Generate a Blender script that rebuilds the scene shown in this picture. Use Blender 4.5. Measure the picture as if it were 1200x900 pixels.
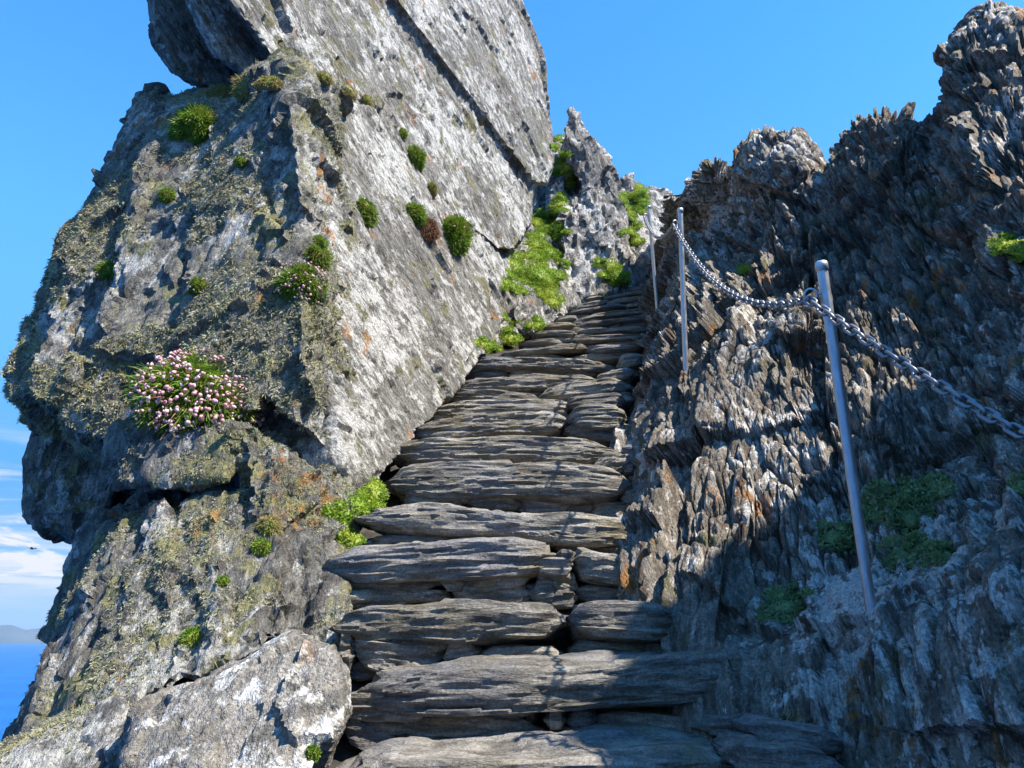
import bpy, bmesh, math, random
import numpy as np
from mathutils import Vector, Matrix, Quaternion
from mathutils.bvhtree import BVHTree

for o in list(bpy.data.objects):
    bpy.data.objects.remove(o)
SC = bpy.context.scene
COL = SC.collection
R = math.radians
rng = np.random.default_rng(7)
random.seed(7)

# ------------------------------------------------------------------ camera
F = 933.0                        # focal length in photo pixels (1200 wide)
PITCH = R(17.7)
CP, SP = math.cos(PITCH), math.sin(PITCH)
cam = bpy.data.cameras.new('camera')
cam.sensor_width = 36.0
cam.lens = 36.0 * F / 1200.0
cam.clip_start = 0.05
cam.clip_end = 120000
co = bpy.data.objects.new('camera', cam)
COL.objects.link(co)
co.rotation_euler = (R(90) + PITCH, 0, 0)
SC.camera = co

# ------------------------------------------------------------------ light
SUN = Vector((0.53, -0.30, 0.80)).normalized()
w = bpy.data.worlds.new('World')
SC.world = w
w.use_nodes = True
wn = w.node_tree
for n in list(wn.nodes):
    wn.nodes.remove(n)
sun = bpy.data.lights.new('sun', 'SUN')
sun.energy = 4.4
sun.angle = R(0.5)
sun.color = (1.0, 0.93, 0.82)
so = bpy.data.objects.new('sun', sun)
COL.objects.link(so)
so.location = SUN * 40
so.rotation_euler = SUN.to_track_quat('Z', 'Y').to_euler()
SC.view_settings.view_transform = 'Standard'
SC.view_settings.look = 'None'
SC.view_settings.gamma = 1.0
SC.view_settings.use_curve_mapping = False
SC.view_settings.exposure = 1.42


# ------------------------------------------------------------------ node helper
class B:
    def __init__(s, nt):
        s.nt = nt

    def n(s, t, **kw):
        nd = s.nt.nodes.new(t)
        for k, v in kw.items():
            setattr(nd, k, v)
        return nd

    def put(s, sock, v):
        if isinstance(v, bpy.types.NodeSocket):
            s.nt.links.new(v, sock)
        elif v is not None:
            if isinstance(v, (tuple, list)) and len(v) == 3 and sock.type == 'RGBA':
                v = (*v, 1)
            sock.default_value = v

    def noise(s, vec, scale, detail=6, rough=0.6, dist=0.0):
        nd = s.n('ShaderNodeTexNoise')
        s.put(nd.inputs['Vector'], vec)
        s.put(nd.inputs['Scale'], scale)
        s.put(nd.inputs['Detail'], detail)
        s.put(nd.inputs['Roughness'], rough)
        s.put(nd.inputs['Distortion'], dist)
        return nd.outputs[0]

    def vor(s, vec, scale, feature='F1', out=0):
        nd = s.n('ShaderNodeTexVoronoi', feature=feature)
        s.put(nd.inputs['Vector'], vec)
        s.put(nd.inputs['Scale'], scale)
        return nd.outputs[out]

    def ss(s, x, lo, hi, a=0.0, b=1.0):
        nd = s.n('ShaderNodeMapRange', interpolation_type='SMOOTHSTEP')
        for i, v in enumerate((x, lo, hi, a, b)):
            s.put(nd.inputs[i], v)
        return nd.outputs[0]

    def m(s, op, a, b=None, c=None, clamp=False):
        nd = s.n('ShaderNodeMath', operation=op, use_clamp=clamp)
        for i, v in enumerate((a, b, c)):
            if v is not None:
                s.put(nd.inputs[i], v)
        return nd.outputs[0]

    def mix(s, f, a, b, mode='MIX'):
        nd = s.n('ShaderNodeMix', data_type='RGBA', blend_type=mode)
        s.put(nd.inputs[0], f)
        s.put(nd.inputs[6], a)
        s.put(nd.inputs[7], b)
        return nd.outputs[2]

    def vm(s, op, a, b=None):
        nd = s.n('ShaderNodeVectorMath', operation=op)
        s.put(nd.inputs[0], a)
        if b is not None:
            s.put(nd.inputs[1], b)
        return nd.outputs['Value'] if op == 'DOT_PRODUCT' else nd.outputs[0]

    def xyz(s, x, y, z):
        nd = s.n('ShaderNodeCombineXYZ')
        for i, v in enumerate((x, y, z)):
            s.put(nd.inputs[i], v)
        return nd.outputs[0]

    def bump(s, h, strength, dist, nrm=None):
        nd = s.n('ShaderNodeBump')
        nd.inputs['Strength'].default_value = strength
        nd.inputs['Distance'].default_value = dist
        s.put(nd.inputs['Height'], h)
        if nrm is not None:
            s.put(nd.inputs['Normal'], nrm)
        return nd.outputs[0]


def new_mat(name):
    m = bpy.data.materials.new(name)
    m.use_nodes = True
    nt = m.node_tree
    for n in list(nt.nodes):
        nt.nodes.remove(n)
    b = B(nt)
    out = b.n('ShaderNodeOutputMaterial')
    p = b.n('ShaderNodeBsdfPrincipled')
    nt.links.new(p.outputs[0], out.inputs[0])
    b.p = p
    return m, b


# world: sky with a low bank of clouds near the horizon, all the way round
b = B(wn)
sky = b.n('ShaderNodeTexSky', sky_type='NISHITA')
sky.sun_disc = False
sky.sun_elevation = math.asin(SUN.z)
sky.sun_rotation = math.atan2(SUN.x, SUN.y)
sky.altitude = 100
sky.air_density = 1.0
sky.dust_density = 0.0
sky.ozone_density = 3.0
hs = b.n('ShaderNodeHueSaturation')
hs.inputs['Saturation'].default_value = 1.30
hs.inputs['Value'].default_value = 1.03
b.put(hs.inputs['Color'], sky.outputs[0])
tc = b.n('ShaderNodeTexCoord')
d = b.vm('NORMALIZE', tc.outputs['Generated'])
sep = b.n('ShaderNodeSeparateXYZ')
b.put(sep.inputs[0], d)
elev = sep.outputs[2]
stretch = b.vm('MULTIPLY', d, (1.0, 1.0, 4.5))
cn = b.noise(b.vm('ADD', stretch, (4.1, 2.2, 0.37)), 8.5, 7, 0.56, 0.3)
puff = b.ss(cn, 0.56, 0.63)
band = b.m('MULTIPLY', b.ss(elev, 0.012, 0.05), b.ss(elev, 0.17, 0.115))
wisp_c = b.vm('MULTIPLY', d, (1.0, 1.0, 16.0))
wisp = b.m('MULTIPLY', b.ss(b.noise(b.vm('ADD', wisp_c, (1.7, 0.4, 0.9)), 2.6, 6, 0.58, 0.5), 0.47, 0.64),
           b.m('MULTIPLY', b.ss(elev, 0.02, 0.06), b.ss(elev, 0.24, 0.14)))
cl = b.m('MAXIMUM', b.m('MULTIPLY', puff, band), b.m('MULTIPLY', wisp, 0.8))
lav = b.m('MULTIPLY', b.ss(b.noise(wisp_c, 2.2, 5, 0.55), 0.40, 0.62),
          b.m('MULTIPLY', b.ss(elev, 0.015, 0.04), b.ss(elev, 0.11, 0.06)))
hz = b.mix(b.ss(elev, 0.60, 0.14, 0.0, 0.96), hs.outputs[0], b.mix(b.ss(elev, 0.0, 0.2), (0.80, 1.45, 2.2), (0.27, 1.05, 2.4)))
c1 = b.mix(b.m('MULTIPLY', lav, 0.5), hz, (1.15, 1.5, 2.1))
c2 = b.mix(cl, c1, (2.3, 2.35, 2.45))
bg = b.n('ShaderNodeBackground')
bg.inputs['Strength'].default_value = 0.15
b.put(bg.inputs['Color'], c2)
wo = b.n('ShaderNodeOutputWorld')
wn.links.new(bg.outputs[0], wo.inputs[0])


# ------------------------------------------------------------------ geometry helpers
def ray(x, y):
    v = (450 - y) / F
    return Vector(((x - 600) / F, CP - SP * v, SP + CP * v))


def P(x, y, t):
    return ray(x, y) * t


def stair_t(y):
    dd = ray(600, y)
    return 1.933 / (0.64 * dd.y - dd.z)


def stair_z(yw):
    return -0.115 + 0.64 * (yw - 2.84)


def hull_rad(pts, depth):
    """front points (px,py,t) pushed back along the line of sight"""
    f = [P(*p) for p in pts]
    return f + [p * (1 + depth / p.length) for p in f]


class Plane:
    def __init__(s, n, q):
        s.n = Vector(n).normalized()
        s.c = s.n.dot(q)

    def at(s, x, y, off=0.0):
        r = ray(x, y)
        return r * ((s.c + off) / s.n.dot(r))


def hull_plane(pl, pxs, depth, off=0.0):
    f = [pl.at(x, y, off) for x, y in pxs]
    return f + [p - pl.n * depth for p in f]


# ---- numpy noise
def _hash(c, seed):
    h = (c[:, 0].astype(np.int64) * 374761393 + c[:, 1].astype(np.int64) * 668265263
         + c[:, 2].astype(np.int64) * 2147483647 + seed * 144665) & 0xffffffff
    h = h.astype(np.uint64)
    h = ((h ^ (h >> np.uint64(13))) * np.uint64(1274126177)) & np.uint64(0xffffffff)
    h = ((h ^ (h >> np.uint64(16))) * np.uint64(2246822519)) & np.uint64(0xffffffff)
    return h ^ (h >> np.uint64(15))


def _r3(h):
    return np.stack([(h & np.uint64(1023)), (h >> np.uint64(10)) & np.uint64(1023),
                     (h >> np.uint64(20)) & np.uint64(1023)], 1).astype(np.float32) / 1023.0


OFF8 = [(i, j, k) for i in (0, 1) for j in (0, 1) for k in (0, 1)]


def perlin(q, seed=0):
    q = q.astype(np.float32)
    i0 = np.floor(q)
    f = q - i0
    u = f * f * f * (f * (f * 6 - 15) + 10)
    res = np.zeros(len(q), np.float32)
    for o in OFF8:
        oo = np.array(o, np.float32)
        g = _r3(_hash(i0 + oo, seed)) * 2 - 1
        wgt = np.prod(np.where(oo > 0, u, 1 - u), axis=1)
        res += wgt * np.einsum('ij,ij->i', g, f - oo)
    return res


def fbm(q, octv=4, seed=0, gain=0.5):
    r = 0
    a = 1.0
    for k in range(octv):
        r = r + a * perlin(q * (2.03 ** k), seed + k * 17)
        a *= gain
    return r


def facet(q, seed=0, tilt=0.8):
    """blocky fracture: value per Voronoi cell plus a tilted face; also returns border distance"""
    q = q.astype(np.float32)
    base = np.floor(q - 0.5)
    d1 = np.full(len(q), 9.0, np.float32)
    d2 = np.full(len(q), 9.0, np.float32)
    val = np.zeros(len(q), np.float32)
    for o in OFF8:
        c = base + np.array(o, np.float32)
        h = _hash(c, seed)
        df = q - c - (0.15 + 0.7 * _r3(h))
        d = np.einsum('ij,ij->i', df, df)
        r2 = _r3(_hash(c, seed + 991))
        v = r2[:, 0] - 0.5 + tilt * ((r2[:, 1] - 0.5) * df[:, 0] + (r2[:, 2] - 0.5) * df[:, 1]
                                     + (r2[:, 0] - 0.5) * df[:, 2])
        new = d < d1
        d2 = np.where(new, d1, np.minimum(d2, d))
        val = np.where(new, v, val)
        d1 = np.where(new, d, d1)
    return val, np.sqrt(d2) - np.sqrt(d1)


def frame(a, n):
    """orthonormal rows: a (long way of the cleavage), b, n (sheet normal)"""
    a = Vector(a).normalized()
    n = Vector(n)
    n = (n - a * n.dot(a)).normalized()
    bb = n.cross(a)
    return np.array([a[:], bb[:], n[:]], np.float32)


def rock_disp(V, N, fr, layers, seed, patch=None):
    q = V.astype(np.float32) @ fr.T
    wq = np.stack([perlin(V * 1.3 + k * 31.7, seed + k) for k in range(3)], 1)
    D = np.zeros(len(V), np.float32)
    pm = 1.0 if patch is None else np.clip(0.75 + 2.8 * perlin(V * patch, seed + 77), 0.15, 1.6)
    for i, (kind, sc, amp) in enumerate(layers):
        s = np.array(sc, np.float32)
        if kind == 'f':
            v, e = facet((q + wq * 0.07) / s, seed + i * 7)
            D += amp * v
        elif kind == 'c':          # facet with open joints
            v, e = facet((q + wq * 0.12) / s, seed + i * 7)
            D += amp * pm * (v - 0.7 * np.exp(-e * 14))
        elif kind == 'p':
            D += amp * fbm((q + wq * 0.1) / s, 4, seed + i * 7)
        elif kind == 'r':
            D += amp * (0.5 - 2 * np.abs(perlin((q + wq * 0.1) / s, seed + i * 7)))
    return V + N * D[:, None]


def finish(me, smooth=True):
    me.polygons.foreach_set('use_smooth', np.full(len(me.polygons), smooth))
    me.update()


def get_v(me):
    a = np.empty(len(me.vertices) * 3, np.float32)
    me.vertices.foreach_get('co', a)
    return a.reshape(-1, 3)


def get_n(me):
    a = np.empty(len(me.vertices) * 3, np.float32)
    me.vertex_normals.foreach_get('vector', a)
    return a.reshape(-1, 3)


def smooth_normals(me, N, it=3):
    e = np.empty(len(me.edges) * 2, np.int32)
    me.edges.foreach_get('vertices', e)
    e = e.reshape(-1, 2)
    for _ in range(it):
        acc = N.copy()
        np.add.at(acc, e[:, 0], N[e[:, 1]])
        np.add.at(acc, e[:, 1], N[e[:, 0]])
        N = acc / (np.linalg.norm(acc, axis=1, keepdims=True) + 1e-9)
    return N


BVH = []


def rock(name, hulls, voxel, fr, layers, seed, mat, label=None, cat=None, group=None, kind=None):
    bm = bmesh.new()
    for h in hulls:
        vs = [bm.verts.new(p) for p in h]
        r = bmesh.ops.convex_hull(bm, input=vs)
        junk = [g for g in r['geom_interior'] if isinstance(g, bmesh.types.BMVert)]
        bmesh.ops.delete(bm, geom=list(set(junk)), context='VERTS')
    me = bpy.data.meshes.new(name)
    bm.to_mesh(me)
    bm.free()
    tmp = bpy.data.objects.new('tmp', me)
    COL.objects.link(tmp)
    md = tmp.modifiers.new('r', 'REMESH')
    md.mode = 'VOXEL'
    md.voxel_size = voxel
    dg = bpy.context.evaluated_depsgraph_get()
    m2 = bpy.data.meshes.new_from_object(tmp.evaluated_get(dg))
    bpy.data.objects.remove(tmp)
    V, N = get_v(m2), get_n(m2)
    N = smooth_normals(m2, N, 3)
    V = rock_disp(V, N, fr, layers, seed)
    m2.vertices.foreach_set('co', V.ravel())
    finish(m2)
    m2.set_sharp_from_angle(angle=R(38))
    return link(name, m2, mat, label, cat, group, kind, bvh=True)


def link(name, me, mat, label=None, cat=None, group=None, kind=None, parent=None, bvh=False):
    me.name = name
    o = bpy.data.objects.new(name, me)
    COL.objects.link(o)
    if mat is not None:
        me.materials.clear()
        me.materials.append(mat)
    props(o, label, cat, group, kind)
    if parent is not None:
        o.parent = parent
    if bvh:
        vs = get_v(me)
        me.calc_loop_triangles()
        tr = np.empty(len(me.loop_triangles) * 3, np.int32)
        me.loop_triangles.foreach_get('vertices', tr)
        BVH.append((BVHTree.FromPolygons(vs.tolist(), tr.reshape(-1, 3).tolist()), o, vs, tr.reshape(-1, 3)))
    return o


def props(o, label=None, cat=None, group=None, kind=None):
    if label:
        o['label'] = label
    if cat:
        o['category'] = cat
    if group:
        o['group'] = group
    if kind:
        o['kind'] = kind


def empty(name, loc, label, cat, group=None):
    o = bpy.data.objects.new(name, None)
    o.empty_display_size = 0.05
    COL.objects.link(o)
    o.location = loc
    props(o, label, cat, group)
    return o


def hit(x, y, default=None):
    """nearest rock surface along a line of sight"""
    dd = ray(x, y).normalized()
    best = None
    for tree, o, _, _ in BVH:
        l, n, i, ds = tree.ray_cast(Vector((0, 0, 0)), dd)
        if l is not None and (best is None or ds < best[2]):
            if n.dot(dd) > 0:
                n = -n
            best = (l, n, ds)
    return best


def mesh_np(name, V, Fc, smooth=False):
    me = bpy.data.meshes.new(name)
    V = np.asarray(V, np.float32)
    Fc = np.asarray(Fc, np.int32)
    k = Fc.shape[1]
    me.vertices.add(len(V))
    me.vertices.foreach_set('co', V.ravel())
    me.loops.add(Fc.size)
    me.loops.foreach_set('vertex_index', Fc.ravel())
    me.polygons.add(len(Fc))
    me.polygons.foreach_set('loop_start', np.arange(0, Fc.size, k, dtype=np.int32))
    me.polygons.foreach_set('loop_total', np.full(len(Fc), k, np.int32))
    me.update(calc_edges=True)
    me.validate()
    finish(me, smooth)
    return me


# ------------------------------------------------------------------ materials
def rock_mat(name, fr, dark, mid, pale, pale_lo=0.52, pale_hi=0.64, pale_scale=4.0, moss=None, moss_lo=0.55,
             orange=0.0, stretch=(1.2, 4, 6), white=0.0, brown=0.0, bumpk=1.0, rough=0.85, plates=None, fine=(13, 28, 42), finek=0.014, spks=(14, 34, 60)):
    m, b = new_mat(name)
    tcn = b.n('ShaderNodeTexCoord')
    p = tcn.outputs['Object']
    q = b.xyz(*[b.vm('DOT_PRODUCT', p, tuple(float(x) for x in fr[i])) for i in range(3)])
    qs = b.vm('MULTIPLY', q, stretch)
    n1 = b.noise(qs, 2.2, 5, 0.66, 0.3)
    col = b.mix(b.ss(n1, 0.36, 0.64), dark, mid)
    nb = b.noise(p, 1.1, 2, 0.55)
    pv = None
    if plates:
        wv = b.vm('ADD', q, b.vm('MULTIPLY', b.xyz(n1, b.noise(p, 6.0, 2, 0.5), nb), (0.10, 0.05, 0.03)))
        pv = b.vor(b.vm('MULTIPLY', wv, plates), 1.0, out=1)
        sepc = b.n('ShaderNodeSeparateColor')
        b.put(sepc.inputs[0], pv)
        pv = sepc.outputs[0]
        col = b.mix(b.m('MULTIPLY', b.ss(sepc.outputs[1], 0.45, 1.0), 0.75), col, mid)
        col = b.mix(b.m('MULTIPLY', b.ss(sepc.outputs[1], 0.35, 0.0), 0.6), col, dark)
    if brown:
        col = b.mix(b.m('MULTIPLY', b.ss(b.noise(qs, 1.3, 3, 0.6), 0.5, 0.66), brown), col, (0.105, 0.062, 0.036))
    # crust lichen: torn patches, denser in some places than others
    n2 = b.noise(b.vm('ADD', qs, (7.3, 1.1, 3.7)), pale_scale, 6, 0.72, 0.2)
    iso = b.noise(b.vm('ADD', p, (1.9, 6.3, 2.2)), 9.0, 5, 0.68, 0.4)
    n2 = b.m('ADD', b.m('MULTIPLY', n2, 0.5), b.m('MULTIPLY', iso, 0.5))
    pl = b.ss(b.m('ADD', n2, b.m('MULTIPLY', b.m('SUBTRACT', nb, 0.5), 0.45)), pale_lo, pale_hi)
    col = b.mix(pl, col, pale)
    if white:
        n6 = b.noise(b.vm('ADD', p, (2.3, 9.1, 4.7)), 7.0, 5, 0.68, 0.3)
        col = b.mix(b.m('MULTIPLY', b.ss(b.m('ADD', n6, b.m('MULTIPLY', b.m('SUBTRACT', nb, 0.5), 0.5)),
                                         0.51, 0.585), white), col, (0.70, 0.69, 0.65))
    if moss is not None:
        n3 = b.noise(b.vm('ADD', p, (3.1, 8.2, 1.9)), 3.3, 5, 0.7, 0.3)
        col = b.mix(b.ss(n3, moss_lo, moss_lo + 0.09), col, moss)
    if orange:
        n4 = b.noise(b.vm('ADD', p, (11.0, 2.0, 5.0)), 2.4, 5, 0.72, 0.2)
        col = b.mix(b.m('MULTIPLY', b.ss(n4, 0.605, 0.66), orange), col, (0.42, 0.17, 0.025))
    # grain
    g = b.noise(p, 85, 2, 0.7)
    gm = b.ss(g, 0.25, 0.75, 0.62, 1.32)
    col = b.mix(1.0, col, gm, 'MULTIPLY')
    spk = b.noise(b.vm('MULTIPLY', q, spks), 1.0, 3, 0.75)
    col = b.mix(b.ss(spk, 0.60, 0.40, 0.0, 0.42), col, b.mix(0.7, col, (0.012, 0.012, 0.013)))
    b.put(b.p.inputs['Base Color'], col)
    b.p.inputs['Roughness'].default_value = rough
    b.p.inputs['Specular IOR Level'].default_value = 0.25
    h1 = b.noise(qs, 5.0, 5, 0.72, 0.2)
    h2 = b.noise(b.vm('MULTIPLY', q, fine), 1.0, 4, 0.7, 0.3)
    hh = b.m('ADD', b.m('MULTIPLY', h1, 0.055), b.m('MULTIPLY_ADD', h2, finek, b.m('MULTIPLY', g, 0.004)))
    if pv is not None:
        hh = b.m('MULTIPLY_ADD', pv, 0.030, hh)
    n = b.bump(hh, bumpk, 1.0)
    b.put(b.p.inputs['Normal'], n)
    return m


FR_FACE = frame((0.32, 0.66, -0.68), (0.86, -0.45, 0.2))        # big slab faces
FR_FRONT = frame((0.34, 0.28, 0.90), (0.93, -0.12, -0.33))       # grooved front
FR_RIGHT = frame((-0.16, 0.22, 0.95), (0.76, -0.64, 0.10))       # right-hand flags
FR_LOW = frame((0.05, 0.3, 0.95), (0.9, -0.3, 0.1))

M_SLAB = rock_mat('rock_slab', FR_FACE, (0.13, 0.122, 0.106), (0.29, 0.275, 0.24), (0.58, 0.565, 0.52),
                  0.475, 0.57, 2.2, moss=(0.20, 0.185, 0.10), moss_lo=0.55, orange=0.6, stretch=(2.2, 7, 7), plates=(4.0, 16.0, 9.0))
M_CRAG = rock_mat('rock_crag', FR_FRONT, (0.12, 0.113, 0.095), (0.28, 0.265, 0.225), (0.47, 0.46, 0.42),
                  0.51, 0.58, 2.2, moss=(0.25, 0.235, 0.12), moss_lo=0.52, orange=0.7, stretch=(2, 5, 7))
M_LOW = rock_mat('rock_low', FR_LOW, (0.09, 0.087, 0.08), (0.23, 0.22, 0.19), (0.44, 0.43, 0.39),
                 0.51, 0.58, 2.4, moss=(0.24, 0.225, 0.11), moss_lo=0.53, orange=0.7, stretch=(2.4, 6, 8), brown=0.3)
M_BOULDER = rock_mat('rock_boulder', FR_LOW, (0.15, 0.14, 0.12), (0.30, 0.275, 0.235), (0.45, 0.43, 0.38),
                     0.51, 0.58, 3.0, orange=0.25, stretch=(2.6, 4, 5), white=0.85, fine=(20, 24, 28), finek=0.007, spks=(26, 30, 36))
M_RIGHT = rock_mat('rock_right', FR_RIGHT, (0.135, 0.113, 0.086), (0.35, 0.308, 0.248), (0.66, 0.62, 0.56),
                   0.53, 0.585, 2.2, moss=(0.17, 0.155, 0.075), moss_lo=0.575, orange=0.8, stretch=(2.0, 6, 11),
                   brown=0.75, rough=0.75, plates=(5.0, 9.0, 30.0), fine=(10, 28, 55), finek=0.018)
M_PIN = rock_mat('rock_pinnacle', FR_RIGHT, (0.12, 0.115, 0.105), (0.30, 0.288, 0.265), (0.62, 0.60, 0.56),
                 0.48, 0.56, 2.4, moss=(0.16, 0.16, 0.06), moss_lo=0.60, orange=0.3, stretch=(2.2, 6, 8))


def stone_mat():
    m, b = new_mat('step_stone')
    tcn = b.n('ShaderNodeTexCoord')
    oi = b.n('ShaderNodeObjectInfo')
    rnd = oi.outputs['Random']
    p = b.vm('ADD', tcn.outputs['Object'], b.xyz(b.m('MULTIPLY', rnd, 37.0), b.m('MULTIPLY', rnd, 91.0),
                                                b.m('MULTIPLY', rnd, 53.0)))
    q = b.vm('MULTIPLY', p, (3.5, 6, 17))
    n1 = b.noise(q, 1.6, 5, 0.68, 0.4)
    col = b.mix(b.ss(n1, 0.36, 0.66), (0.092, 0.082, 0.066), (0.272, 0.248, 0.208))
    n2 = b.noise(p, 3.0, 3, 0.6)
    col = b.mix(b.ss(n2, 0.50, 0.66, 0, 0.7), col, (0.150, 0.122, 0.070))
    col = b.mix(b.ss(b.noise(q, 2.6, 5, 0.72), 0.60, 0.68, 0, 0.7), col, (0.36, 0.35, 0.33))
    col = b.mix(b.ss(b.noise(p, 1.7, 4, 0.5), 0.5, 0.62, 0, 0.35), col, (0.12, 0.125, 0.15))
    val = b.m('MULTIPLY_ADD', rnd, 0.5, 0.78)
    g = b.noise(p, 95, 2, 0.7)
    col = b.mix(1.0, col, b.m('MULTIPLY', b.ss(g, 0.25, 0.75, 0.65, 1.3), val), 'MULTIPLY')
    b.put(b.p.inputs['Base Color'], col)
    b.p.inputs['Roughness'].default_value = 0.78
    b.p.inputs['Specular IOR Level'].default_value = 0.2
    hh = b.m('ADD', b.m('MULTIPLY', b.noise(q, 2.4, 5, 0.72, 0.3), 0.028),
             b.m('MULTIPLY_ADD', b.noise(b.vm('MULTIPLY', p, (10, 24, 90)), 1.0, 4, 0.7, 0.3), 0.011, b.m('MULTIPLY', g, 0.003)))
    n = b.bump(hh, 1.0, 1.0)
    b.put(b.p.inputs['Normal'], n)
    return m


M_STONE = stone_mat()


def plain_mat(name, c1, c2, scale=30, rough=0.8, spec=0.2, trans=0.0, c3=None):
    m, b = new_mat(name)
    tcn = b.n('ShaderNodeTexCoord')
    p = tcn.outputs['Object']
    col = b.mix(b.ss(b.noise(p, scale, 4, 0.6), 0.32, 0.68), c1, c2)
    if c3:
        col = b.mix(b.ss(b.noise(p, scale * 0.25, 4, 0.6), 0.5, 0.66), col, c3)
    b.put(b.p.inputs['Base Color'], col)
    b.p.inputs['Roughness'].default_value = rough
    b.p.inputs['Specular IOR Level'].default_value = spec
    if trans:
        tr = b.n('ShaderNodeBsdfTranslucent')
        b.put(tr.inputs[0], col)
        mx = b.n('ShaderNodeMixShader')
        mx.inputs[0].default_value = trans
        b.nt.links.new(b.p.outputs[0], mx.inputs[1])
        b.nt.links.new(tr.outputs[0], mx.inputs[2])
        out = [n for n in b.nt.nodes if n.type == 'OUTPUT_MATERIAL'][0]
        b.nt.links.new(mx.outputs[0], out.inputs[0])
    return m


M_EARTH = plain_mat('dark_earth', (0.030, 0.027, 0.024), (0.075, 0.068, 0.058), 14)
M_LICHEN = plain_mat('shaggy_lichen', (0.22, 0.215, 0.125), (0.44, 0.43, 0.28), 9, trans=0.25, c3=(0.33, 0.30, 0.15))
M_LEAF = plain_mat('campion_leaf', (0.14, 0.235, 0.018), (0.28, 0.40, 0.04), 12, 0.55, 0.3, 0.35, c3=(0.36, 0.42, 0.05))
M_LEAFSH = plain_mat('shaded_leaf', (0.10, 0.155, 0.055), (0.21, 0.29, 0.12), 12, 0.6, 0.3, 0.3)  # shaded copy of the leaf green: the slope's shade is in its colour
M_GRASS = plain_mat('thrift_blade', (0.085, 0.165, 0.015), (0.20, 0.30, 0.03), 20, 0.55, 0.3, 0.3, c3=(0.20, 0.24, 0.03))
M_DRY = plain_mat('dry_blade', (0.26, 0.20, 0.08), (0.36, 0.30, 0.13), 20, 0.7, 0.2, 0.3, c3=(0.25, 0.27, 0.06))
M_BROWN = plain_mat('dead_blade', (0.16, 0.075, 0.04), (0.27, 0.15, 0.08), 20, 0.7, 0.2, 0.2)
M_PINK = plain_mat('thrift_flower', (0.58, 0.27, 0.33), (0.78, 0.52, 0.54), 34, 0.7, 0.2, 0.3, c3=(0.78, 0.62, 0.55))
M_WHITE = plain_mat('pale_flower', (0.52, 0.42, 0.38), (0.72, 0.64, 0.58), 40, 0.7, 0.2, 0.3)

# ------------------------------------------------------------------ the setting: sea, island, far hills
me = bpy.data.meshes.new('sea')
bm = bmesh.new()
bmesh.ops.create_circle(bm, cap_ends=True, segments=128, radius=55000)
bm.to_mesh(me)
bm.free()
m, b = new_mat('sea_water')
tcn = b.n('ShaderNodeTexCoord')
p = tcn.outputs['Object']
n1 = b.noise(p, 0.004, 6, 0.6)
b.put(b.p.inputs['Base Color'], b.mix(b.ss(n1, 0.35, 0.65), (0.004, 0.075, 0.26), (0.006, 0.105, 0.33)))
b.p.inputs['Roughness'].default_value = 0.45
b.p.inputs['Specular IOR Level'].default_value = 0.18
b.put(b.p.inputs['Normal'], b.bump(b.noise(b.vm('MULTIPLY', p, (0.05, 0.12, 0.1)), 1.0, 8, 0.65), 1.0, 3.0))
sea = link('sea', me, m, kind='structure')
sea.location = (0, 0, -115)

# far mainland hills beyond the water
xs = np.linspace(-1, 1, 90)
ys = np.linspace(-1, 1, 14)
X, Y = np.meshgrid(xs, ys)
H = np.maximum(0, (1 - X ** 2)) ** 0.6 * (1 - np.abs(Y)) * (0.55 + 0.9 * fbm(np.stack([X.ravel() * 4, Y.ravel() * 1.3, X.ravel() * 0 + 3.3], 1), 4, 3)).reshape(X.shape)
V = np.stack([X * 5200, Y * 900, H * 560 - 20], -1).reshape(-1, 3)
idx = np.arange(90 * 14).reshape(14, 90)
Fc = np.stack([idx[:-1, :-1], idx[:-1, 1:], idx[1:, 1:], idx[1:, :-1]], -1).reshape(-1, 4)
M_HILL = plain_mat('far_hill', (0.045, 0.06, 0.05), (0.07, 0.085, 0.07), 0.002)
hills = link('hills', mesh_np('hills', V, Fc, True), M_HILL, kind='structure')
hills.location = tuple(P(10, 748, 18000)[:2]) + (-115,)
hills.rotation_euler[2] = R(38)

# the island's own slope, under the steps and falling away to the water
gx = np.concatenate([-np.geomspace(160, 1.0, 50), np.linspace(-0.9, 1.6, 20), np.geomspace(1.7, 160, 50)])
gy = np.concatenate([-np.geomspace(160, 1.0, 40), np.linspace(-0.8, 14, 60), np.geomspace(14.5, 200, 40)])
X, Y = np.meshgrid(gx, gy)
Z = stair_z(Y) - 0.42
Z = np.where(Y > 11.8, stair_z(11.8) - 0.42 - 1.2 * (Y - 11.8), Z)
Z = Z - 1.7 * np.maximum(0, -1.2 - X) - 1.3 * np.maximum(0, X - 3.2)
Z = Z + 1.2 * fbm(np.stack([X.ravel() * .35, Y.ravel() * .35, Z.ravel() * .1], 1), 4, 9).reshape(X.shape) * np.clip((np.abs(X) - 2.5) / 8, 0, 3)
Z = np.maximum(Z, -122)
V = np.stack([X, Y, Z], -1).reshape(-1, 3)
ny, nx = X.shape
idx = np.arange(ny * nx).reshape(ny, nx)
Fc = np.stack([idx[:-1, :-1], idx[:-1, 1:], idx[1:, 1:], idx[1:, :-1]], -1).reshape(-1, 4)
link('terrain', mesh_np('terrain', V, Fc, True), M_EARTH, kind='structure')

# ------------------------------------------------------------------ left-hand crag
PA = Plane((0.88, -0.40, 0.25), P(430, 545, 4.65))
PU = Plane((0.85, -0.50, 0.15), P(590, 330, 8.5))

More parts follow.
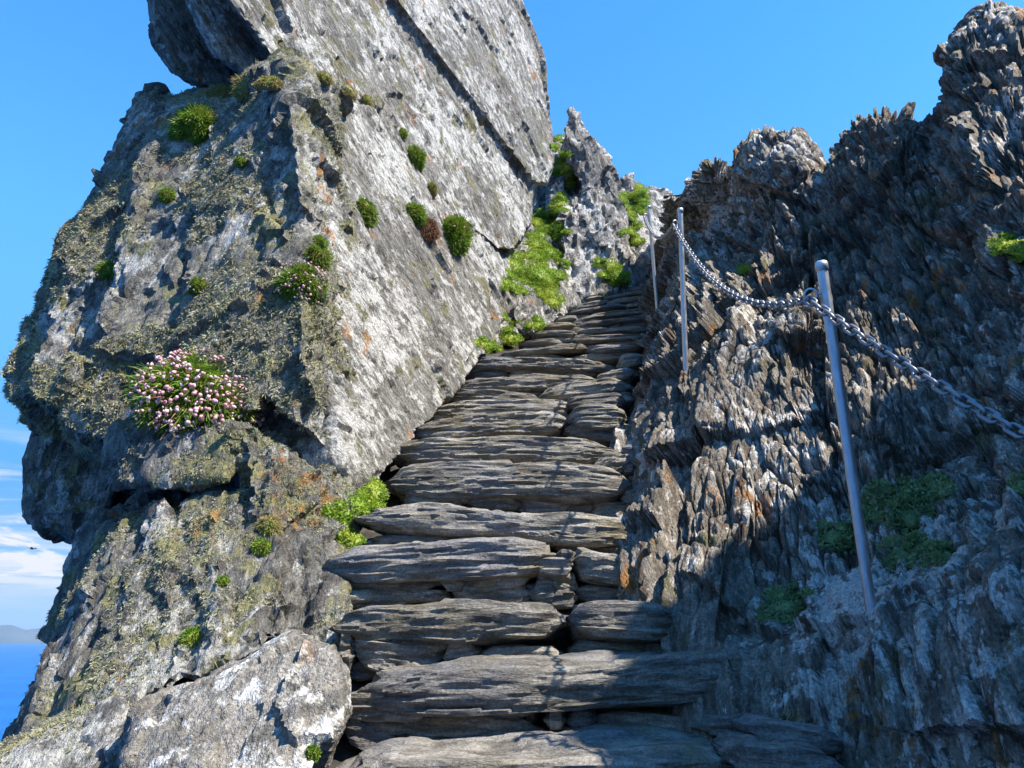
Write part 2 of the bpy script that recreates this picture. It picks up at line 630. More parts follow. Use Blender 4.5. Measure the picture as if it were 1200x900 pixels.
BIG = [('f', (1.1, 0.55, 0.5), 0.15), ('f', (0.42, 0.22, 0.16), 0.07), ('c', (0.20, 0.085, 0.07), 0.024),
       ('p', (0.10, 0.035, 0.03), 0.018)]
FACE = [('f', (1.9, 1.3, 0.9), 0.075), ('f', (0.7, 0.34, 0.4), 0.036), ('f', (0.3, 0.16, 0.2), 0.022), ('c', (0.22, 0.055, 0.2), 0.016),
        ('p', (0.10, 0.03, 0.05), 0.014)]

front = [
    hull_rad([(163, 112, 6.4), (186, 108, 6.4), (190, 160, 6.2), (128, 205, 6.1), (75, 280, 5.8), (54, 345, 5.4), (26, 440, 5.0), (22, 458, 4.95),
              (70, 490, 4.80), (132, 300, 5.5), (40, 482, 4.95)], 0.9),
    hull_rad([(186, 118, 6.25), (238, 104, 6.2), (250, 200, 5.7), (205, 380, 4.8), (178, 498, 4.50), (125, 480, 4.55),
              (78, 470, 4.62), (80, 488, 4.62), (125, 330, 5.1), (165, 200, 5.8)], 0.9),
    hull_rad([(190, 440, 4.75), (215, 330, 5.0), (250, 330, 4.9), (235, 470, 4.6), (180, 500, 4.65)], 0.8),
    hull_rad([(238, 106, 6.05), (300, 100, 5.95), (345, 96, 5.9), (350, 180, 5.45), (335, 330, 4.75), (300, 480, 4.25),
              (230, 480, 4.35), (215, 400, 4.65), (235, 240, 5.4)], 1.0),
    hull_rad([(335, 78, 5.75), (352, 90, 5.7), (345, 250, 5.12), (352, 420, 4.5), (356, 508, 4.28), (338, 470, 4.32), (300, 450, 4.38)], 1.0)
    + [PA.at(*p_) for p_ in ((392, 118), (404, 230), (398, 330), (410, 440), (392, 530))],
    [PA.at(*p_, 0.05) for p_ in ((352, 330), (384, 322), (402, 400), (396, 470), (372, 480), (350, 420))]
    + [PA.at(*p_, -0.5) for p_ in ((352, 330), (384, 322), (402, 400), (396, 470), (372, 480), (350, 420))],
    [PA.at(*p_, 0.07) for p_ in ((338, 120), (372, 130), (398, 200), (386, 262), (350, 240))]
    + [PA.at(*p_, -0.5) for p_ in ((338, 120), (372, 130), (398, 200), (386, 262), (350, 240))],
    # underside running back to the hollow
    [P(26, 458, 5.0), P(70, 490, 4.85), P(178, 498, 4.55), P(300, 480, 4.3), P(130, 548, 5.1), P(200, 540, 5.0), P(45, 490, 5.2),
     P(34, 440, 6.0), P(300, 400, 6.0), P(130, 540, 6.2)],
]
rf = hull_plane(PA, [(396, 300), (384, 108), (400, 112), (442, 130), (500, 195), (560, 258), (604, 300), (606, 352), (578, 400),
                     (545, 445), (480, 520), (438, 548), (430, 590), (392, 540), (396, 480)], 1.6)
crag = rock('rock_crag', front, 0.026, FR_FRONT, BIG, 6, M_CRAG,
            'tall grooved grey crag shaggy with yellow green lichen, overhanging at its foot', 'rock')
slabA = rock('rock_slab', [rf], 0.026, FR_FACE, FACE, 5, M_SLAB,
             'smooth pale grey rock face beside the left edge of the stone steps', 'rock')

def sheet(pl, pxs, depth, off=0.0):
    f = [pl.at(x, y, off) for x, y in pxs]
    return f + [p * (1 + depth / p.length) for p in f]


up = [
    sheet(PU, [(332, 84), (395, 108), (440, 130), (530, 212), (584, 292), (605, 292), (622, 262), (628, 215), (560, 110),
               (470, -5), (420, -120), (250, -120), (252, -20), (285, 25)], 1.8),
    sheet(PU, [(462, -5), (500, 28), (533, 78), (575, 112), (598, 170), (628, 215), (640, 216), (647, 190), (641, 120), (634, 65), (608, -8), (560, -130),
               (430, -150)], 1.9, 0.09),
    sheet(PU, [(214, -60), (222, 5), (252, 62), (300, 94), (330, 88), (420, 60), (420, -100), (225, -110)], 1.2, -0.30),
    sheet(PU, [(176, -20), (182, 45), (206, 80), (240, 102), (266, 103), (330, 80), (400, -100), (195, -110)], 1.2, -0.85),
]
slabU = rock('leaning_slab', up, 0.034, FR_FACE, FACE, 8, M_SLAB,
             'huge leaning grey slab resting on top of the lichen crag, cracked across', 'rock')

rock('overhanging_block', [hull_rad([(48, 505, 5.5), (36, 540, 5.4), (38, 598, 5.3), (58, 614, 5.3), (86, 622, 5.3),
                                     (112, 612, 5.3), (145, 545, 5.4), (130, 500, 5.5)], 0.8),
                           hull_rad([(100, 500, 5.7), (260, 490, 5.7), (260, 640, 5.6), (115, 622, 5.6)], 0.6)],
     0.03, FR_LOW, BIG, 11, M_LOW, 'small dark shaded block jutting out beneath the lichen crag against the sky', 'rock')

low = [
    hull_rad([(130, 508, 4.35), (150, 494, 4.3), (215, 505, 4.2), (272, 500, 4.15), (272, 560, 4.0), (180, 572, 4.0), (128, 565, 4.2)], 1.1),
    hull_rad([(275, 495, 4.1), (300, 490, 4.1), (362, 540, 4.2), (375, 585, 4.0), (330, 622, 3.75), (286, 570, 3.85)], 1.0),
    hull_rad([(360, 548, 4.35), (395, 530, 4.45), (436, 552, 4.6), (440, 610, 4.3), (380, 625, 4.0), (365, 590, 4.1)], 0.9),
    hull_rad([(106, 618, 4.3), (190, 585, 4.0), (215, 640, 3.8), (205, 800, 3.05), (100, 850, 3.0), (78, 840, 3.1), (100, 730, 3.55),
              (-35, 1010, 3.0), (100, 1010, 2.8)], 1.2),
    hull_rad([(114, 618, 4.4), (98, 662, 4.2), (76, 722, 3.95), (50, 795, 3.7), (20, 858, 3.5), (-45, 1010, 3.2), (150, 640, 4.2), (100, 1000, 3.1),
              (120, 800, 3.4)], 1.2),
    hull_rad([(190, 590, 4.1), (280, 580, 3.95), (330, 615, 3.75), (335, 745, 3.2), (250, 800, 3.0), (200, 800, 3.1)], 1.2),
    hull_rad([(325, 618, 3.85), (385, 600, 4.05), (410, 640, 3.9), (398, 700, 3.55), (400, 800, 3.2), (335, 790, 3.25)], 0.8),
]
rock('rock_outcrop', low, 0.024, FR_LOW, [('f', (1.1, 0.6, 0.5), 0.10), ('f', (0.4, 0.22, 0.16), 0.06), ('c', (0.20, 0.1, 0.08), 0.03),
                                         ('p', (0.10, 0.05, 0.04), 0.018)], 19, M_LOW,
     'fractured rock outcrop under the crag, patched with orange and yellow lichen, falling to the sea', 'rock')

rock('boulder', [hull_rad([(168, 832, 2.5), (240, 797, 2.55), (300, 770, 2.55), (345, 748, 2.6), (385, 757, 2.6), (403, 790, 2.5),
                           (406, 830, 2.42), (378, 900, 2.2), (340, 980, 2.0), (185, 980, 2.05), (150, 890, 2.3)], 0.6)],
     0.014, FR_LOW, [('f', (0.5, 0.4, 0.3), 0.05), ('f', (0.22, 0.12, 0.10), 0.025), ('c', (0.09, 0.05, 0.04), 0.008),
                     ('p', (0.05, 0.03, 0.03), 0.009)], 21, M_BOULDER,
     'pale rounded boulder blotched with white lichen beside the lowest step', 'boulder')
rock('lichen_rock', [hull_rad([(-60, 915, 2.6), (20, 872, 2.75), (75, 842, 2.85), (135, 818, 2.9), (165, 850, 2.8), (128, 985, 2.4), (-80, 995, 2.5)], 0.7)],
     0.018, FR_LOW, [('f', (0.5, 0.4, 0.3), 0.06), ('f', (0.2, 0.12, 0.10), 0.03), ('p', (0.05, 0.03, 0.03), 0.012)], 23, M_LOW,
     'low lichen tufted rock on the sea side of the white blotched boulder', 'rock')

# ------------------------------------------------------------------ gully and pinnacle above the steps
PIN = [('f', (0.9, 0.5, 0.35), 0.16), ('f', (0.4, 0.2, 0.12), 0.08), ('c', (0.2, 0.09, 0.07), 0.035), ('p', (0.1, 0.05, 0.04), 0.025)]
rock('rock_pinnacle', [
    hull_rad([(669, 131, 12.3), (676, 132, 12.3), (690, 160, 12.2), (712, 190, 12.1), (722, 215, 12.0), (735, 250, 11.9),
              (738, 320, 11.6), (700, 370, 11.2), (690, 300, 11.5), (676, 200, 12.0), (672, 160, 12.2)], 1.0),
    hull_rad([(666, 152, 12.3), (676, 150, 12.2), (690, 215, 12.0), (668, 200, 12.1)], 0.8),
    hull_rad([(672, 225, 11.9), (720, 240, 11.7), (735, 270, 11.5), (740, 335, 11.3), (690, 372, 10.8), (655, 360, 10.8), (658, 290, 11.2)], 1.0),
    hull_rad([(642, 208, 12.2), (664, 210, 12.1), (668, 245, 11.9), (642, 252, 12.0)], 0.6),
    hull_rad([(608, 330, 10.0), (630, 342, 9.9), (655, 345, 10.2), (660, 372, 10.1), (636, 388, 9.5), (600, 392, 9.2), (596, 350, 9.8)], 0.8),
], 0.045, FR_RIGHT, PIN, 31, M_PIN, 'jagged pale rock pinnacle with a thin pointed tip above the top of the steps', 'rock')
rock('skyline_rock', [hull_rad([(726, 214, 14.0), (738, 209, 14.0), (752, 216, 14.0), (755, 240, 13.8), (728, 240, 13.8)], 0.9)],
     0.05, FR_RIGHT, PIN, 33, M_PIN, 'small grey rock on the skyline behind the leaf mats', 'rock')
gully = rock('gully_bank', [
    hull_rad([(560, 320, 10.2), (560, 255, 12.0), (640, 250, 12.2), (672, 260, 12.2), (690, 330, 11.4), (650, 385, 10.0), (580, 410, 9.0)], 1.2),
    hull_rad([(610, 180, 13.6), (638, 168, 13.4), (672, 165, 13.4), (690, 260, 12.6), (605, 290, 12.4)], 1.2),
    hull_rad([(715, 232, 13.4), (760, 222, 13.2), (800, 235, 13.0), (790, 330, 12.0), (735, 345, 11.9), (712, 300, 12.3)], 1.2),
], 0.05, FR_RIGHT, [('f', (0.6, 0.4, 0.3), 0.14), ('p', (0.2, 0.15, 0.1), 0.06)], 37, M_PIN, kind='structure')

# ------------------------------------------------------------------ right-hand rock slope: one terrain sheet
W = lambda x, y, z: Vector((x, y, z))
cols = [
    [P(772, 350, 13.2), P(776, 330, 13.2), P(780, 305, 13.0), P(784, 280, 12.6), P(786, 250, 12.3), P(788, 222, 12.2), W(3.6, 14, 3.5)],
    [P(765, 350, 11.0), P(768, 336, 11.2), P(774, 312, 10.8), P(782, 282, 10.6), P(790, 250, 10.3), P(800, 211, 10.2), W(4.2, 13, 3.5)],
    [P(757, 398, 8.6), P(764, 372, 8.9), P(782, 345, 8.5), P(804, 310, 8.3), P(826, 260, 8.3), P(850, 184, 8.7), W(5.0, 12, 3.0)],
    [P(742, 470, 6.0), P(752, 440, 6.3), P(772, 425, 5.9), P(830, 360, 6.0), P(870, 270, 6.6), P(905, 166, 7.6), W(5.5, 11, 2.5)],
    [P(735, 560, 4.7), P(746, 520, 4.9), P(798, 438, 5.15), P(868, 372, 5.2), P(915, 280, 6.0), P(950, 158, 7.2), W(6, 10, 2)],
    [P(738, 610, 4.1), P(750, 575, 4.25), P(822, 440, 4.95), P(895, 372, 5.0), P(942, 285, 5.8), P(985, 188, 6.9), W(6.3, 9.5, 2)],
    [P(745, 650, 3.65), P(760, 618, 3.8), P(848, 455, 4.6), P(918, 372, 4.75), P(965, 290, 5.6), P(1008, 152, 6.7), W(6.5, 9, 2)],
    [P(790, 730, 3.1), P(806, 695, 3.22), P(890, 560, 3.85), P(950, 430, 4.3), P(1010, 300, 5.2), P(1048, 108, 6.4), W(6.8, 8, 2)],
    [P(822, 790, 2.8), P(836, 765, 2.88), P(940, 680, 3.15), P(990, 560, 3.55), P(1055, 320, 4.7), P(1085, 100, 6.2), W(7, 7.5, 2)],
    [P(900, 835, 2.5), P(916, 812, 2.62), P(1022, 713, 2.62), P(1055, 620, 3.2), P(1105, 340, 4.3), P(1114, 108, 6.1), W(7, 7, 2)],
    [P(940, 865, 2.38), P(956, 842, 2.5), P(1060, 706, 2.45), P(1085, 620, 3.05), P(1125, 345, 4.1), P(1134, 62, 6.0), W(7, 6.5, 2)],
    [P(1000, 925, 2.15), P(1018, 892, 2.28), P(1115, 700, 2.25), P(1135, 610, 2.85), P(1155, 350, 3.9), P(1160, 12, 5.9), W(7, 6, 2)],
    [P(1110, 1010, 1.75), P(1140, 965, 1.85), P(1208, 690, 1.98), P(1215, 590, 2.5), P(1215, 350, 3.5), P(1205, 2, 5.6), W(7, 5, 2)],
    [P(1300, 1150, 1.3), P(1350, 1080, 1.38), P(1390, 790, 1.55), P(1400, 600, 2.05), P(1400, 330, 2.9), W(4.6, 3.4, 3.75), W(8, 4, 2)],  # unseen crest, shaped low to let sun onto the upper slope
    [W(.72, .2, -1.35), W(.85, .2, -1.2), W(1.3, .4, -.62), W(1.9, .6, 0.0), W(2.6, 1.0, 1.6), W(4.1, 1.4, 5.0), W(8, 2, 2)],  # unseen crest, raised to block the sun from the ledge and bottom steps
    [W(.7, -2.5, -3.3), W(.8, -2.5, -3.1), W(1.3, -2.4, -2.4), W(1.9, -2.2, -1.6), W(2.6, -2, -.2), W(4.2, -2, 2.8), W(8, -2, 0)],
]
for c_ in cols[:13]:                      # the crest stands a little lower than its broken blocks
    c_[5] = c_[5] * (1 + 0.0) - Vector((0, 0, 0.024 * c_[5].length))
for k_, dz_ in ((0, 0.25), (1, 0.22), (2, 0.16), (3, 0.08), (5, 0.14), (6, 0.06), (7, 0.10), (8, 0.16), (9, 0.22), (10, 0.22), (11, 0.05)):
    cols[k_][5] -= Vector((0, 0, dz_))
for c_ in cols:
    c_[0] -= Vector((0.10, 0, 0.30))
for k_ in (8, 9, 10):
    cols[k_][2] += Vector((0.02, 0.02, 0.02))
G = np.array([[p[:] for p in c] for c in cols], np.float64)        # columns x rows x 3


def catmull(A, ts, axis):
    A = np.moveaxis(A, axis, 0)
    n = A.shape[0]
    i = np.clip(np.floor(ts).astype(int), 0, n - 2)
    f = (ts - i)[:, None, None]
    p1, p2 = A[i], A[i + 1]
    p0 = A[np.maximum(i - 1, 0)]
    p3 = A[np.minimum(i + 2, n - 1)]
    r = 0.5 * (2 * p1 + (p2 - p0) * f + (2 * p0 - 5 * p1 + 4 * p2 - p3) * f ** 2 + (3 * p1 - p0 - 3 * p2 + p3) * f ** 3)
    return np.moveaxis(r, 0, axis)


# sample each span of the cage as finely as it looms in the view
def spans(counts):
    out = [np.linspace(i, i + 1, c, endpoint=False) for i, c in enumerate(counts)]
    return np.concatenate(out + [[len(counts)]])


tu = spans([8, 40, 56, 56, 44, 40, 56, 60, 64, 40, 50, 64, 76, 30, 16])
tv = spans([30, 120, 130, 120, 120, 30])
S = catmull(catmull(G, tu, 0), tv, 1)
nu, nv = S.shape[:2]
V = S.reshape(-1, 3)
idx = np.arange(nu * nv).reshape(nu, nv)
Fc = np.stack([idx[:-1, :-1], idx[1:, :-1], idx[1:, 1:], idx[:-1, 1:]], -1).reshape(-1, 4)
me = mesh_np('rock_slope', V, Fc, True)
N = get_n(me)
c = V[idx[nu // 2, nv // 2]]
if np.dot(N[idx[nu // 2, nv // 2]], -c) < 0:
    N = -N
V0 = get_v(me)
N = smooth_normals(me, N, 6)
near = np.clip(np.linalg.norm(V0, axis=1) / 5.5, 0.5, 1.0)[:, None]
crest = np.tile(np.interp(tv, [0, 3.9, 4.6, 6], [1, 1, 0.55, 0.5]), nu)[:, None]
upper_m = np.tile(np.interp(tv, [0, 2.2, 3.2, 6], [0.15, 0.2, 1, 1]) * np.interp(tv, [0, 4.2, 4.9, 6], [1, 1, 0.55, 0.5]), nu)[:, None]
dB = rock_disp(V0, N, FR_RIGHT, [('f', (1.5, 1.0, 0.75), 0.32), ('f', (1.1, 0.55, 0.26), 0.17)], 43) - V0
dM = rock_disp(V0, N, FR_RIGHT, [('c', (0.70, 0.26, 0.085), 0.085), ('c', (0.22, 0.12, 0.032), 0.026), ('p', (0.12, 0.06, 0.018), 0.010)], 45, 1.1) - V0
dU = rock_disp(V0, N, FR_RIGHT, [('c', (0.50, 0.34, 0.18), 0.12), ('c', (0.19, 0.13, 0.075), 0.055), ('p', (0.09, 0.06, 0.045), 0.03)], 47) - V0
V1 = V0 + (dB * crest + dM * (1 - 0.4 * upper_m) + dU * upper_m) * near
me.vertices.foreach_set('co', V1.astype(np.float32).ravel())
finish(me)
me.set_sharp_from_angle(angle=R(38))
link('rock_slope', me, M_RIGHT, kind='structure', bvh=True)

# ------------------------------------------------------------------ stone steps
steps = empty('stone_staircase', (0.1, 2.6, -0.5), 'rough dry stone steps of stacked slate slabs climbing between the rocks', 'staircase')


def stone_mesh(L, H, D, seed, big):
    r = np.random.default_rng(seed)
    cell = 0.026 if big else 0.024
    n = [max(5, int(L / cell)), max(4, int(D / 0.07)), max(4, int(H / 0.0105))]
    n = [min(n[0], 70), min(n[1], 7), min(n[2], 20)]
    faces = []
    verts = {}
    vl = []

    def vid(i, j, k):
        key = (i, j, k)
        if key not in verts:
            verts[key] = len(vl)
            vl.append((2 * i / n[0] - 1, 2 * j / n[1] - 1, 2 * k / n[2] - 1))
        return verts[key]
    for ax in range(3):
        u, v = [a for a in range(3) if a != ax]
        for side in (0, n[ax]):
            for i in range(n[u]):
                for j in range(n[v]):
                    q = []
                    for (di, dj) in ((0, 0), (1, 0), (1, 1), (0, 1)):
                        t = [0, 0, 0]
                        t[ax] = side
                        t[u] = i + di
                        t[v] = j + dj
                        q.append(vid(*t))
                    flip = (side == 0) ^ (ax == 1)
                    faces.append(q[::-1] if flip else q)
    c = np.array(vl, np.float32)
    x, y, z = c.T.copy()
    # round in plan and section, taper towards the ends
    px = 5.0 + 5.0 * r.random()
    sx = np.clip(1 - np.abs(x) ** (px * 3.5), 0, 1) ** 0.4
    endl, endr = 0.45 + 0.5 * r.random(2)
    tap = 1 - np.where(x < 0, (1 - endl), (1 - endr)) * np.abs(x) ** px
    hz = z * (0.52 + 0.48 * sx) * tap
    hy = y * (1 - 0.07 * np.abs(z) ** 6) * (1 - 0.35 * np.abs(x) ** 5)
    hx = x * (1 - 0.10 * np.abs(z) ** 3 * (1 if big else 1.6)) * (1 - 0.05 * np.abs(y) ** 4)
    hz = hz * (1 - 0.12 * np.abs(y) ** 7)
    q = np.stack([hx * L / 2, hy * D / 2, hz * H / 2], 1)
    off = r.random(3) * 50
    s = min(1.0, H / 0.12)
    prof = perlin(np.stack([q[:, 0] * 3.2 + off[0], q[:, 0] * 0 + off[1] + 3 * np.sign(z), q[:, 1] * 3], 1), seed)
    q[:, 2] += prof * 0.036 * s * min(1, L / 0.5)
    q[:, 2] += (0.05 * r.normal()) * s * q[:, 0] / max(L, .3)
    f1, e1 = facet(np.stack([q[:, 0] / 0.75, q[:, 1] / 0.22, q[:, 2] / 0.024], 1) + off, seed, 0.5)
    f2, e2 = facet(np.stack([q[:, 0] / 0.28, q[:, 1] / 0.10, q[:, 2] / 0.011], 1) + off, seed + 5)
    lay = f1 * 0.016 * s + f2 * 0.009 * s + fbm(np.stack([q[:, 0] * 3.5, q[:, 1] * 6, q[:, 2] * 40], 1) + off, 2, seed) * 0.020
    dirn = np.stack([x * np.abs(x) ** 6, y * np.abs(y) ** 2, z * np.abs(z) ** 4 * 0.35], 1)
    dirn /= np.linalg.norm(dirn, axis=1, keepdims=True) + 1e-6
    q = q + dirn * lay[:, None]
    q[:, 2] += (f1 * 0.007 + f2 * 0.004) * s * np.abs(z)
    me = mesh_np('stone', q, faces, True)
    me.set_sharp_from_angle(angle=R(27))
    return me


def stone(kind, x0, x1, yt, yb, t, tilt=0, back=0.0, depth=None, seed=0, yaw=0.0):
    big = kind == 'step_slab'
    xc, yc = (x0 + x1) / 2, (yt + yb) / 2
    L = (x1 - x0) * t / F
    H = (yb - yt) * t / F * (0.94 if big else 1.06)
    D = depth or (0.52 if big else min(0.34, max(0.16, L)))
    c = P(xc, yc, t)
    c.y += D / 2 + back
    me = stone_mesh(L * 1.03, H, D, seed + 100, big)
    o = link(kind, me, M_STONE, parent=steps)
    o.location = c - steps.location
    o.rotation_euler = (R(rng.normal() * 1.5), -math.atan2(tilt, (x1 - x0)), yaw + R(rng.normal() * 2.0))
    return o


# rows: nose line y -> (big slabs), (packing stones under them); x0, x1, top, bottom, [tilt]
ROWS = [
    (772, [(398, 915, 772, 838)],
     [(388, 516, 814, 846), (395, 640, 838, 868), (510, 640, 826, 850), (640, 664, 828, 856), (664, 700, 832, 858), (690, 905, 840, 866), (395, 470, 850, 880),
      (640, 800, 850, 880)]),
    (706, [(382, 668, 706, 758), (666, 797, 703, 757, -6)],
     [(405, 522, 736, 792, -6), (444, 541, 738, 771, -10), (518, 562, 752, 784, 8), (560, 664, 756, 778), (668, 768, 754, 778, -4), (768, 822, 750, 773, -4),
      (800, 846, 770, 788), (392, 412, 742, 792), (560, 700, 770, 792), (400, 480, 770, 796), (690, 800, 772, 792)]),
    (634, [(370, 660, 628, 680, 14), (671, 785, 645, 687, -6)],
     [(392, 478, 693, 716), (390, 519, 674, 698, -2), (392, 444, 690, 706), (440, 530, 693, 707), (514, 548, 670, 692), (546, 626, 668, 689, 10),
      (530, 626, 682, 709, 6), (622, 656, 680, 708), (626, 682, 666, 690, -12), (624, 673, 652, 672), (655, 674, 642, 662), (671, 784, 686, 709, 2),
      (758, 822, 696, 716, 4), (784, 826, 667, 694, -6), (774, 822, 689, 699), (520, 640, 700, 716), (640, 680, 690, 712)]),
    (596, [(412, 766, 593, 633, -6)],
     [(428, 546, 625, 645, -3), (528, 576, 619, 636), (574, 628, 617, 636), (680, 763, 624, 650), (660, 684, 634, 652), (620, 690, 624, 640), (740, 790, 630, 660)]),
    (538, [(463, 741, 536, 588, -12)],
     [(470, 547, 566, 599), (543, 612, 576, 599), (610, 674, 579, 599), (690, 757, 585, 608), (660, 700, 584, 600), (728, 760, 570, 592)]),
    (511, [(470, 729, 509, 545, -4)],
     [(582, 627, 532, 549), (620, 692, 537, 551), (690, 744, 533, 555), (688, 740, 528, 540), (728, 748, 518, 552)]),
    (486, [(492, 669, 483, 512), (667, 737, 471, 506)],
     [(662, 736, 499, 516), (712, 742, 500, 516), (500, 560, 500, 514)]),
    (466, [(514, 669, 463, 487, 4), (664, 737, 458, 480, 6)],
     [(502, 542, 479, 491), (628, 670, 477, 491), (560, 640, 480, 492)]),
    (447, [(632, 741, 444, 467, 8), (532, 634, 454, 468, -1)],
     [(520, 580, 462, 472), (700, 745, 455, 470)]),
    (439, [(543, 702, 436, 459, 4), (697, 747, 430, 447, 8)],
     [(544, 568, 451, 461), (566, 642, 455, 464), (638, 678, 447, 458), (676, 746, 446, 458, 5)]),
    (420, [(552, 729, 416, 434), (724, 754, 413, 432, 6)],
     [(547, 598, 427, 441), (594, 664, 429, 441), (662, 704, 429, 442), (700, 752, 430, 442)]),
]
# the upper flight, where only the noses show
upper = [(594, 757, 404, 420, 6), (622, 760, 393, 407, 8), (638, 762, 383, 396, 10), (652, 763, 374, 386, 10), (662, 765, 366, 377, 10),
         (676, 766, 358, 368, 11), (688, 768, 350, 361, 11), (700, 769, 343, 353, 10), (714, 770, 337, 346, 9), (728, 772, 331, 340, 8)]
sd = 0
for nose, bigs, smalls in ROWS:
    t = stair_t(nose)
    for s in bigs:
        sd += 1
        if 460 <= s[0] < 600:
            s = (s[0] - 13,) + tuple(s[1:])
        stone('step_slab', *s[:4], t, tilt=s[4] if len(s) > 4 else 0, seed=sd)
    for s in smalls:
        sd += 1
        stone('packing_stone', *s[:4], t, tilt=s[4] if len(s) > 4 else 0, back=0.005 + 0.045 * random.random(), seed=sd)
for nose, bigs, smalls in ROWS[:8]:                 # chinking in the joints under each slab
    t = stair_t(nose)
    for s in bigs:
        xx = s[0] + 10
        while xx < s[1] - 12:
            wpx_ = random.uniform(16, 46) * 2.9 / t
            sd += 1
            y_ = s[3] + random.uniform(-3, 3)
            stone('packing_stone', xx, xx + wpx_, y_, y_ + random.uniform(9, 20) * 2.9 / t, t, tilt=random.uniform(-4, 4),
                  back=0.05 + 0.05 * random.random(), seed=sd)
            xx += wpx_ * random.uniform(1.0, 2.4)
for (x0, x1, yt, yb, tl) in upper:
    t = stair_t((yt + yb) / 2 - 2)
    x0 -= 10
    hh_ = yb - yt
    for course in range(2):
        y0 = yt - 1 + course * hh_ * 0.52
        y1 = y0 + hh_ * (0.62 if course == 0 else 0.6)
        cuts = [0] + sorted(random.uniform(0.2, 0.8) for _ in range(1 + course)) + [1]
        for u0, u1 in zip(cuts[:-1], cuts[1:]):
            if u1 - u0 < 0.08:
                continue
            sd += 1
            a, bq = x0 + (x1 - x0) * u0, x0 + (x1 - x0) * u1
            dy = -((u0 + u1) / 2 - 0.5) * tl + random.uniform(-0.6, 0.6)
            stone('step_slab' if course == 0 else 'packing_stone', a - 3, bq + 3, y0 + dy, y1 + dy, t, tilt=tl * (u1 - u0), seed=sd,
                  yaw=R(-5), back=0.03 * course, depth=0.5)
# lowest step: its worn top shows, plus the slabs at its right end
t = 2.28
stone('step_slab', 372, 890, 884, 950, t, seed=301, depth=0.62)
stone('packing_stone', 862, 1010, 876, 925, 2.22, seed=302, depth=0.4, tilt=-4)
stone('packing_stone', 880, 1000, 852, 880, 2.42, seed=303, depth=0.3, tilt=-10)
stone('packing_stone', 820, 930, 840, 866, 2.62, seed=304, depth=0.3)

# ------------------------------------------------------------------ handrail: posts and chain
def metal(name, col, rough):
    m, b = new_mat(name)
    tcn = b.n('ShaderNodeTexCoord')
    p = tcn.outputs['Object']
    nz = b.noise(b.vm('MULTIPLY', p, (60, 60, 14)), 1.0, 4, 0.6)
    b.put(b.p.inputs['Base Color'], b.mix(b.ss(nz, 0.3, 0.7), tuple(c * 0.72 for c in col), col))
    b.p.inputs['Metallic'].default_value = 0.85
    b.put(b.p.inputs['Roughness'], b.ss(nz, 0.2, 0.8, rough - 0.08, rough + 0.12))
    b.put(b.p.inputs['Normal'], b.bump(nz, 0.15, 0.002))
    return m


M_GALV = metal('galvanised_steel', (0.55, 0.56, 0.56), 0.44)
M_CHAIN = metal('chain_steel', (0.27, 0.275, 0.285), 0.46)


def lathe(prof, seg=16):
    vs, fs = [], []
    for r_, z_ in prof:
        for k in range(seg):
            a = 2 * math.pi * k / seg
            vs.append((r_ * math.cos(a), r_ * math.sin(a), z_))
    for i in range(len(prof) - 1):
        for k in range(seg):
            k2 = (k + 1) % seg
            fs.append((i * seg + k, i * seg + k2, (i + 1) * seg + k2, (i + 1) * seg + k))
    return vs, fs


def tube(pts, r_, seg=8, closed=False):
    pts = [Vector(p) for p in pts]
    n = len(pts)
    vs, fs = [], []
    up = Vector((0.13, 0.21, 0.97))
    for i, p in enumerate(pts):
        a = pts[(i - 1) % n] if (closed or i > 0) else p
        c_ = pts[(i + 1) % n] if (closed or i < n - 1) else p
        t = (c_ - a).normalized()
        s1 = t.cross(up).normalized()
        s2 = t.cross(s1)
        for k in range(seg):
            an = 2 * math.pi * k / seg
            vs.append(p + (s1 * math.cos(an) + s2 * math.sin(an)) * r_)
    m_ = n if closed else n - 1
    for i in range(m_):
        j = (i + 1) % n
        for k in range(seg):
            k2 = (k + 1) % seg
            fs.append((i * seg + k, i * seg + k2, j * seg + k2, j * seg + k))
    return [tuple(v) for v in vs], fs


RP = 0.0175
pole_me = {}


def post(base, top, label, hook_dir, group='steel posts of the chain handrail'):
    base, top = Vector(base), Vector(top)
    o = empty('handrail_post', base, label, 'post', group)
    ax = (top - base)
    Lh = ax.length
    o.rotation_euler = ax.to_track_quat('Z', 'Y').to_euler()
    vs, fs = lathe([(0.001, -0.14), (RP, -0.14), (RP, 0), (RP, Lh * 0.33), (RP, Lh * 0.66), (RP, Lh - 0.030)], 20)
    link('pole', mesh_np('pole', vs, fs, True), M_GALV, parent=o)
    vs, fs = lathe([(RP - 0.001, Lh - 0.032), (RP + 0.0028, Lh - 0.031), (RP + 0.0030, Lh - 0.010), (RP + 0.001, Lh - 0.003), (RP * 0.6, Lh + 0.002),
                    (0.0005, Lh + 0.003)], 20)
    link('cap', mesh_np('cap', vs, fs, True), M_GALV, parent=o)
    hd = Vector(hook_dir).normalized()
    zc = Lh - 0.105
    c0 = hd * (RP - 0.004) + Vector((0, 0, zc))
    ring = [c0, c0 + hd * 0.014]
    rc = c0 + hd * 0.034
    for k in range(15):
        a = math.pi - 2 * math.pi * k / 14.0
        ring.append(rc + hd * (0.020 * math.cos(a)) + Vector((0, 0, 0.020 * math.sin(a))))
    vs, fs = tube(ring, 0.0042, 8)
    link('hook', mesh_np('hook', vs, fs, True), M_GALV, parent=o)
    q = ax.to_track_quat('Z', 'Y')
    return base + q @ (rc + hd * 0.012 + Vector((0, 0, -0.012)))


